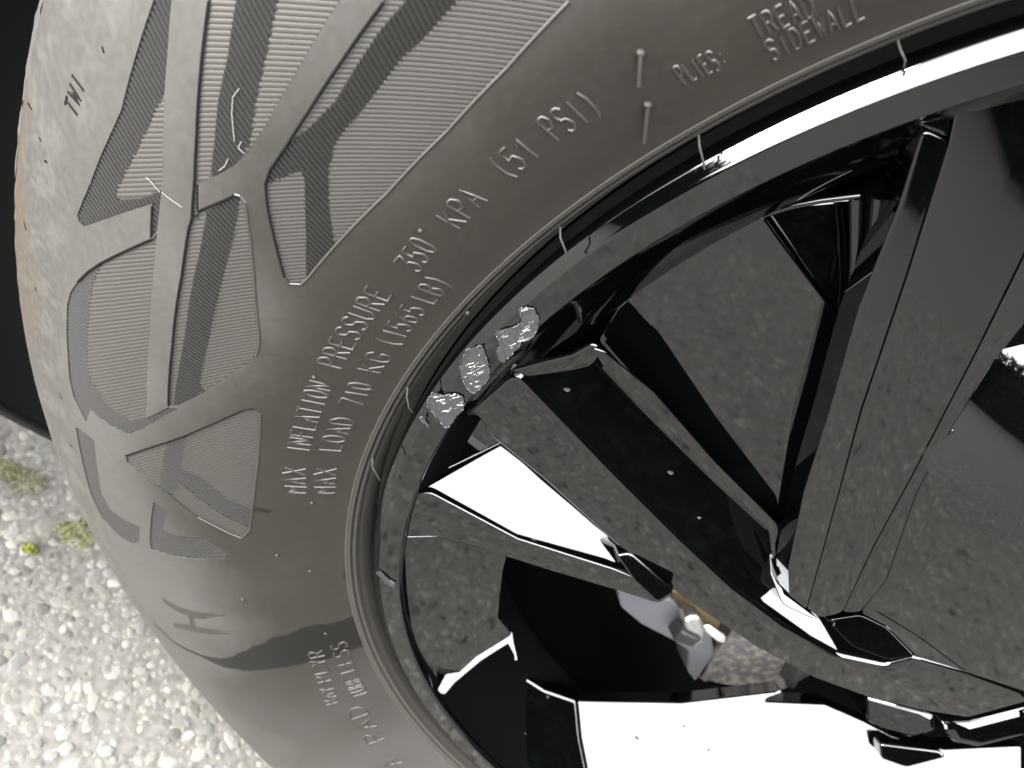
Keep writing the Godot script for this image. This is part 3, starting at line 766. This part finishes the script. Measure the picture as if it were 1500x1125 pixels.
func build_tyre() -> void:
	var t := thing("tyre", "dusty black car tyre with hatched wedge pattern and raised lettering", "tyre")
	# the sidewall as seen: cut round the recessed panels
	var wall := Build.new()
	var outs := []
	var darks := []
	var boxes := []
	for p in panels:
		outs.append(unfold(p.outline))
		darks.append(unfold(p.dark))
		boxes.append(bounds(outs[-1]).grow(1.0))
	var floors := []
	for i in outs.size(): floors.append([Build.new(), Build.new()])
	var deep := -0.0005
	var depths := []
	for i in outs.size(): depths.append(deep if i != 8 else -0.00013)   # the faint letter near the ground is shallow
	var cx := -145.0 * MM
	while cx < -45.0 * MM - 0.01:
		var cy := 242.5
		while cy < 356.9:
			var cell := PackedVector2Array([Vector2(cx, cy), Vector2(cx + MM, cy), Vector2(cx + MM, minf(cy + 5.0, 357.0)), Vector2(cx, minf(cy + 5.0, 357.0))])
			var left := [cell]
			for i in outs.size():
				if not boxes[i].intersects(Rect2(cell[0], cell[2] - cell[0])): continue
				var next := []
				for piece in left: next.append_array(Geometry2D.clip_polygons(piece, outs[i]))
				left = next
				for piece in Geometry2D.intersect_polygons(cell, outs[i]):
					if darks[i].is_empty():
						lay(floors[i][0 if i != 5 and i != 6 and i != 8 else 1], piece, depths[i])
					else:
						for q in Geometry2D.clip_polygons(piece, darks[i]): lay(floors[i][0], q, deep)
						for q in Geometry2D.intersect_polygons(piece, darks[i]): lay(floors[i][1], q, deep)
			for piece in left: lay(wall, piece, 0.0)
			cy += 5.0
		cx += MM
	# the small steps down into the panels
	for oi in outs.size():
		var o: PackedVector2Array = outs[oi]
		for i in o.size():
			var a: Vector2 = o[i]
			var e: Vector2 = o[(i + 1) % o.size()]
			var n := maxi(1, int(a.distance_to(e) / 5.0))
			for k in n:
				var p := a.lerp(e, float(k) / n)
				var q := a.lerp(e, float(k + 1) / n)
				var nn := (on_skin(q) - on_skin(p)).cross(skin_normal(p.x / MM, p.y * 0.001)).normalized()
				var v := wall.v.size()
				wall.vert(on_skin(p), nn, skin_uv(p)); wall.vert(on_skin(q), nn, skin_uv(q)); wall.vert(on_skin(q, depths[oi]), nn, skin_uv(q)); wall.vert(on_skin(p, depths[oi]), nn, skin_uv(p))
				wall.quad(v, v + 1, v + 2, v + 3)
	# the rest of the way round
	var rest := PackedVector2Array()
	for q in dense:
		if q.x >= 0.2424 and q.y > -0.03 and q.x < 0.358: rest.append(q)
	lathe(wall, rest, -45.0, 215.0, 240, true)
	part("sidewall", wall.mesh(), mats.rubber, t)
	var ring := PackedVector2Array()
	for i in 13: ring.append(dense[i])
	var rb := Build.new()
	for i in ring.size() - 1: lathe(rb, PackedVector2Array([ring[i], ring[i + 1]]), -180.0, 180.0, 540)
	part("bead_ring", rb.mesh(), mats.bead, t)
	var tr := PackedVector2Array()
	for q in dense:
		if q.x >= 0.3565 and q.y < -0.0145 or q.y < -0.1: tr.append(q)
	var tb := Build.new()
	lathe(tb, tr, -180.0, 180.0, 900, true, true)
	part("tread", tb.mesh(), mats.tread, t)
	# ribs in the panels
	var dl := Vector2(0.718, -0.696).normalized()
	var dd := Vector2(-0.300, -0.954).normalized()
	for i in outs.size():
		var all_dark: bool = darks[i].is_empty()
		if not all_dark:
			var b: Build = floors[i][0]
			hatch(b, [outs[i]] + holes(darks[i], outs[i]), dl, 1.0, 0.00052, 0.00013, deep, 0.35, 0.4)
			part("hatched_panel", b.mesh(), mats.rib_light, t)
		var d: Build = floors[i][1]
		if i == 8:
			part("faint_letter", d.mesh(), mats.letter, t)
			continue
		hatch(d, [outs[i]] if all_dark else [darks[i]], dd, 1.2, 0.0005, 0.0003, deep, 0.35, 1.6)
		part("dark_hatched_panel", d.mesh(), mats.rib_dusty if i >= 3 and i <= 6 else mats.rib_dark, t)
	# a raised thread along the inner edge of the big panels
	for e in [[panels[7].outline, 10, 17], [panels[4].outline, 6, 14], [panels[2].outline, 9, 16]]:
		var b := Build.new()
		for i in range(e[1], e[2]):
			skin_ridge(b, Vector2(e[0][i].x * MM, e[0][i].y), Vector2(e[0][i + 1].x * MM, e[0][i + 1].y), 0.0004, 0.00018)
		part("edge_bead", b.mesh(), mats.letter, t)
	# thin dark strips standing in for edge shadow where a smooth band meets a panel
	for l in edge_shade_lines:
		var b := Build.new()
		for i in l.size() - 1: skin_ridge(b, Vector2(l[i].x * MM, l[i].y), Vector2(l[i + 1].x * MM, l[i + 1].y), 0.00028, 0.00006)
		part("edge_shade_line", b.mesh(), mats.cut_and_edge_shade, t)
	for l in nicks:
		var b := Build.new()
		skin_ridge(b, Vector2(l[0].x * MM, l[0].y), Vector2(l[1].x * MM, l[1].y), 0.00035, 0.00006)
		part("nick", b.mesh(), mats.cut_and_edge_shade, t)
	for w in words:
		part("raised_word", word_mesh(w, 0.0004, 0.00023).mesh(), mats.letter, t)
	part("wear_mark", word_mesh(wear_mark, 0.0004, 0.0002).mesh(), mats.cut_and_edge_shade, t)
	for s in scuffs:
		var b := Build.new()
		for i in s.size() - 1: skin_ridge(b, Vector2(s[i].x * MM, s[i].y), Vector2(s[i + 1].x * MM, s[i + 1].y), 0.00014, 0.00008, 0.0001, 2.0)
		part("scuff", b.mesh(), mats.scuff, t)
	for q in nubs:
		var sm := SphereMesh.new()
		sm.radius = 0.0006; sm.height = 0.0012; sm.radial_segments = 12; sm.rings = 6
		part("vent_nub", sm, mats.hair, t).position = skin(q.x, q.y * 0.001, 0.0003)
	for l in lying_hairs:
		var b := Build.new()
		var a := Vector2(l[0].x * MM, l[0].y)
		var e := Vector2(l[1].x * MM, l[1].y)
		hair(b, [on_skin(a, 0.0012), on_skin(a.lerp(e, 0.15), 0.0014), on_skin(a.lerp(e, 0.5), 0.0018), on_skin(e, 0.0022)], 0.00048, 0.0004)
		var sm := SphereMesh.new()
		sm.radius = 0.0009; sm.height = 0.0014; sm.radial_segments = 12; sm.rings = 6
		var h := part("vent_hair", b.mesh(), mats.hair, t)
		part("hair_root", sm, mats.hair, h).position = on_skin(a, 0.0006)
	for l in whiskers:
		var b := Build.new()
		var a := skin(l[0], l[1] * 0.001, 0.0)
		var e: Vector3 = l[2]
		hair(b, [a, a.lerp(e, 0.2) + Vector3(0, 0, 0.0018), a.lerp(e, 0.6) + Vector3(rng.randf_range(-0.0005, 0.0005), rng.randf_range(-0.0004, 0.0004), rng.randf_range(0.001, 0.002)), e], 0.00029, 0.0002)
		part("vent_hair", b.mesh(), mats.hair, t)

func holes(dark: PackedVector2Array, outline: PackedVector2Array) -> Array:
	# where a dark panel lies inside an outline, as holes for the pale ribs
	return Geometry2D.intersect_polygons(dark, outline)

func build_wheel() -> void:
	var t := thing("alloy_wheel", "glossy black alloy wheel with scraped rim edge and angular spokes", "wheel")
	var lip := Build.new()
	lathe(lip, P2([0.2330, -0.018, 0.2336, -0.0100, 0.2339, -0.0046, 0.23392, -0.0030, 0.2336, -0.0021, 0.2333, -0.0018, 0.2332, -0.00174, 0.2312, -0.00045, 0.2311, -0.0004, 0.2308, -0.00015, 0.2305, -0.00003, 0.2304, 0.0, 0.2303, 0.0, 0.2246, 0.0, 0.2245, 0.0, 0.2241, -0.0002, 0.2238, -0.0006, 0.2234, -0.0016, 0.2232, -0.0030]), -180, 180, 720)
	part("rim_lip", lip.mesh(), mats.gloss, t)
	var fil := Build.new()
	lathe(fil, P2([0.2231, -0.0031, 0.2224, -0.0040, 0.2205, -0.0056, 0.2170, -0.0080, 0.2130, -0.0110, 0.2090, -0.0150, 0.2060, -0.0200]), -84.0, -40.0, 120)
	part("rim_fillet", fil.mesh(), mats.gloss, t)
	var bar := Build.new()
	lathe(bar, P2([0.2232, -0.0030, 0.2228, -0.0046, 0.2206, -0.0100, 0.2160, -0.0180, 0.2100, -0.0290, 0.2050, -0.0380, 0.2020, -0.0440, 0.2005, -0.0480, 0.2004, -0.0500, 0.2020, -0.0525, 0.2080, -0.0560, 0.2120, -0.1000, 0.2150, -0.1900]), -180, 180, 360)
	part("barrel", bar.mesh(), mats.shield, t)
	for q in facets:
		part(q[0], cut_block(q[1], q[2], q[3] * 0.001, q[4] * 0.001, 0.0018, 0.022).mesh(), mats[q[5]], t)
	for q in edge_rolls:
		var rb := Build.new()
		var at := []
		for p in q[0]: at.append(p * 0.001)
		hair(rb, at, q[1] * 0.001, q[1] * 0.0008)
		part("rounded_edge", rb.mesh(), mats.gloss, t)
	# the domed hub cap at the right edge of the picture
	var n := cap_normal.normalized()
	var ax := n.cross(Vector3.UP).normalized()
	var ay := ax.cross(n)
	var cb := Build.new()
	var k := 0
	for i in 13:
		var s := i / 12.0
		for j in 49:
			var th := TAU * j / 48
			var o := ax * cos(th) + ay * sin(th)
			var rr := 0.027 * s
			var hgt := 0.0024 * (1.0 - s * s)
			cb.vert(cap_centre + o * rr + n * hgt, (n + o * 0.0055 * s / 0.027).normalized())
			if i > 0 and j > 0: cb.quad(k - 50, k - 49, k, k - 1)
			k += 1
	part("centre_cap", cb.mesh(), mats.gloss, t)
	for p in water_spots:
		var sm := SphereMesh.new()
		sm.radius = rng.randf_range(0.0006, 0.0013); sm.height = 0.0004; sm.radial_segments = 14; sm.rings = 6
		part("water_spot", sm, mats.spot, t).position = p * 0.001
	# bare metal where the lip met a kerb
	var rough := FastNoiseLite.new()
	rough.seed = 8; rough.frequency = 0.5; rough.fractal_octaves = 3
	for s in rash:
		var poly := PackedVector2Array()
		for p in s: poly.append(Vector2(p.x, p.y))
		if Geometry2D.is_polygon_clockwise(poly): poly.reverse()
		# ragged outline
		var rag := PackedVector2Array()
		for i in poly.size():
			var e := poly[(i + 1) % poly.size()]
			for m in 4:
				var q := poly[i].lerp(e, m / 4.0)
				rag.append(q + Vector2(rough.get_noise_2d(q.x * 3, q.y * 3), rough.get_noise_2d(q.x * 3 + 50, q.y * 3)) * 0.35)
		var bb := bounds(rag)
		var b := Build.new()
		var step := 0.7
		var x := bb.position.x
		while x < bb.end.x:
			var y := bb.position.y
			while y < bb.end.y:
				var cell := PackedVector2Array([Vector2(x, y), Vector2(x + step, y), Vector2(x + step, y + step), Vector2(x, y + step)])
				for piece in Geometry2D.intersect_polygons(cell, rag):
					var idx := Geometry2D.triangulate_polygon(piece)
					var v := b.v.size()
					for q in piece: b.vert(Vector3(q.x * 0.001, q.y * 0.001, scrape_h(rough, q)), Vector3(scrape_h(rough, q - Vector2(0.15, 0)) - scrape_h(rough, q + Vector2(0.15, 0)), scrape_h(rough, q - Vector2(0, 0.15)) - scrape_h(rough, q + Vector2(0, 0.15)), 0.0003).normalized())
					for i in range(0, idx.size(), 3): b.tri(v + idx[i], v + idx[i + 1], v + idx[i + 2])
				y += step
			x += step
		for i in rag.size():
			# torn bright burrs along parts of the edge
			if rough.get_noise_2d(rag[i].x * 0.5 + 20.0, rag[i].y * 0.5) > 0.02:
				var p := rag[i]
				var q := rag[(i + 1) % rag.size()]
				hair(b, [Vector3(p.x * 0.001, p.y * 0.001, 0.0003), Vector3((p.x + q.x) * 0.0005, (p.y + q.y) * 0.0005, 0.0007), Vector3(q.x * 0.001, q.y * 0.001, 0.0003)], 0.00022, 0.00012)
		var patch := part("scraped_patch", b.mesh(), mats.scrape, t)
		# bright directional gouges left by the kerb
		var gb := Build.new()
		for scratch in 80:
			var p := Vector2(rng.randf_range(bb.position.x, bb.end.x), rng.randf_range(bb.position.y, bb.end.y))
			var e := p + Vector2(0.62, 0.78).rotated(rng.randf_range(-0.3, 0.3)) * rng.randf_range(0.5, 2.0)
			var lit := rough.get_noise_2d(p.x * 0.25 + 70.0, p.y * 0.25) > 0.0
			if not lit or not Geometry2D.is_point_in_polygon(p, rag) or not Geometry2D.is_point_in_polygon(e, rag): continue
			var hz := maxf(scrape_h(rough, p), scrape_h(rough, e)) + 0.00002
			hair(gb, [Vector3(p.x * 0.001, p.y * 0.001, hz), Vector3((p.x + e.x) * 0.0005, (p.y + e.y) * 0.0005, hz + 0.00005), Vector3(e.x * 0.001, e.y * 0.001, hz)], 0.00009, 0.00005)
		if gb.v.size() > 0: part("gouge", gb.mesh(), mats.steel, patch)

func scrape_h(n: FastNoiseLite, q: Vector2) -> float:
	var u := q.x * 0.8 + q.y * 0.6
	var w := q.y * 0.8 - q.x * 0.6
	return 0.00036 + 0.00018 * n.get_noise_2d(u * 2.6, w * 0.35) + 0.00006 * n.get_noise_2d(q.x * 3.0 + 90.0, q.y * 3.0)

func build_brake() -> void:
	var t := thing("brake_caliper", "grey cast brake caliper with silver bolt seen through the wheel", "brake caliper")
	for q in brake_pieces:
		part(q[0], cut_block(q[1], q[2], q[3] * 0.001, q[4] * 0.001).mesh(), mats["rubber_part" if q[5] == "rubber" else q[5]], t)
	var d := Build.new()
	lathe(d, P2([0.02, -0.10, 0.14, -0.10, 0.15, -0.104, 0.155, -0.112, 0.02, -0.112]), -180, 180, 120)
	var s := thing("brake_disc", "dark brake disc and shield deep inside the wheel", "brake disc")
	part("disc", d.mesh(), mats.shield, s)
	var e := Build.new()
	lathe(e, P2([0.02, -0.135, 0.19, -0.135, 0.205, -0.15, 0.02, -0.15]), -180, 180, 90)
	part("dust_shield", e.mesh(), mats.shield, s)

func build_hedge() -> void:
	# the clipped hedge across the drive: it shows only as the dark reflection in the black paint
	var h := thing("hedge", "dark green clipped hedge mirrored in the black wheel paint", "hedge", Vector3(0, 0, 3.4))
	var bx := BoxMesh.new()
	bx.size = Vector3(14.0, 0.8, 0.8)
	part("hedge_core", bx, plain(0.002, 0.003, 0.0015, 0.95, 0.05), h).position = Vector3(0, 0.4, 0.1)
	var b := Build.new()
	b.flat([Vector3(0, 0, 0), Vector3(0.02, 0.03, 0.006), Vector3(0, 0.075, 0), Vector3(-0.02, 0.03, 0.006)], Vector3(0, 0.1, 1).normalized())
	var mm := MultiMesh.new()
	mm.transform_format = MultiMesh.TRANSFORM_3D
	mm.use_colors = true
	mm.mesh = b.mesh()
	mm.instance_count = 16000
	for i in mm.instance_count:
		var p := Vector3(rng.randf_range(-7, 7), rng.randf_range(0.02, 0.9), rng.randf_range(-0.42, -0.24))
		if i % 5 == 0: p = Vector3(p.x, rng.randf_range(0.76, 0.94), rng.randf_range(-0.4, 0.5))
		p.y += 0.09 * noise.get_noise_2d(p.x * 20.0, 3.0) * p.y
		var s := rng.randf_range(0.7, 1.5)
		mm.set_instance_transform(i, Transform3D(Basis.from_euler(Vector3(rng.randf_range(-0.9, 0.9), rng.randf_range(-1.2, 1.2), rng.randf_range(-1.6, 1.6))).scaled(Vector3(s, s, s)), p))
		var g := rng.randf_range(0.5, 1.2)
		mm.set_instance_color(i, Color(0.0050 * g, 0.0098 * g, 0.0028 * g))
	var lm := plain(1, 1, 1, 0.95, 0.06)
	lm.vertex_color_use_as_albedo = true
	lm.albedo_color = Color.WHITE
	var o := MultiMeshInstance3D.new()
	o.name = "foliage"
	o.multimesh = mm
	o.material_override = lm
	o.set_meta("kind", "stuff")
	h.add_child(o, true)
	# taller hedge added out of view to block sky light from the right
	var h2 := thing("hedge", "added tall dark hedge out of view, blocks sky light from the right, mirrored in the spokes", "hedge", Vector3(1.75, 0, 1.4))
	var bx2 := BoxMesh.new()
	bx2.size = Vector3(0.7, 2.3, 4.4)
	part("hedge_core", bx2, plain(0.002, 0.003, 0.0015, 0.95, 0.05), h2).position = Vector3(0.2, 1.15, 0.2)
	var m2 := MultiMesh.new()
	m2.transform_format = MultiMesh.TRANSFORM_3D
	m2.use_colors = true
	m2.mesh = mm.mesh
	m2.instance_count = 12000
	for i in m2.instance_count:
		var p := Vector3(rng.randf_range(-0.3, -0.12), rng.randf_range(0.02, 2.4), rng.randf_range(-2.0, 2.4))
		if i % 6 == 0: p = Vector3(rng.randf_range(-0.2, 0.5), rng.randf_range(2.25, 2.42), p.z)
		var s := rng.randf_range(0.7, 1.5)
		m2.set_instance_transform(i, Transform3D(Basis.from_euler(Vector3(rng.randf_range(-0.9, 0.9), PI / 2 + rng.randf_range(-1.2, 1.2), rng.randf_range(-1.6, 1.6))).scaled(Vector3(s, s, s)), p))
		var g := rng.randf_range(0.5, 1.2)
		m2.set_instance_color(i, Color(0.0038 * g, 0.0062 * g, 0.0026 * g))
	var o2 := MultiMeshInstance3D.new()
	o2.name = "foliage"
	o2.multimesh = m2
	o2.material_override = lm
	o2.set_meta("kind", "stuff")
	h2.add_child(o2, true)

func build_moss() -> void:
	# bright yellow-green cushions growing in the gaps between the stones
	var names := ["yellow green moss cushion between the stones close beside the tyre", "small yellow green moss speck just left of the largest cushion", "pale moss patch on the asphalt below the black liner edge",
		"faint moss patch at the picture's left edge under the liner", "tiny moss speck between the largest cushion and the tyre"]
	var pale := plain(0.115, 0.11, 0.055, 0.8, 0.2)
	for i in moss_spots.size():
		var b := Build.new()
		var big: float = [0.013, 0.005, 0.014, 0.012, 0.006][i]
		for k in 420:
			var a := rng.randf() * TAU
			var d := sqrt(rng.randf())
			var at: Vector3 = Vector3(cos(a) * d * big, 0.0012 + 0.0045 * (1.0 - d * d) * rng.randf(), sin(a) * d * big * 0.7)
			var s := rng.randf_range(0.0005, 0.0011)
			var bs := Basis.from_euler(Vector3(rng.randf_range(-1.2, 1.2), rng.randf() * TAU, rng.randf_range(-0.7, 0.7)))
			var nn := (bs * Vector3(0, 0.5, 1) + Vector3(0, 0.8, 0)).normalized()
			b.flat([at + bs * Vector3(-s * 0.5, 0, 0), at + bs * Vector3(0, -s, 0), at + bs * Vector3(s * 0.5, 0, 0), at + bs * Vector3(0, s * 1.4, 0)], nn)
		var o := MeshInstance3D.new()
		o.name = numbered("moss")
		o.mesh = b.mesh()
		o.material_override = plain(0.125, 0.13, 0.028, 0.8, 0.2) if i < 2 else pale
		o.position = moss_spots[i]
		o.set_meta("label", names[i])
		o.set_meta("category", "moss")
		o.set_meta("group", "moss in the asphalt")
		add_child(o, true)
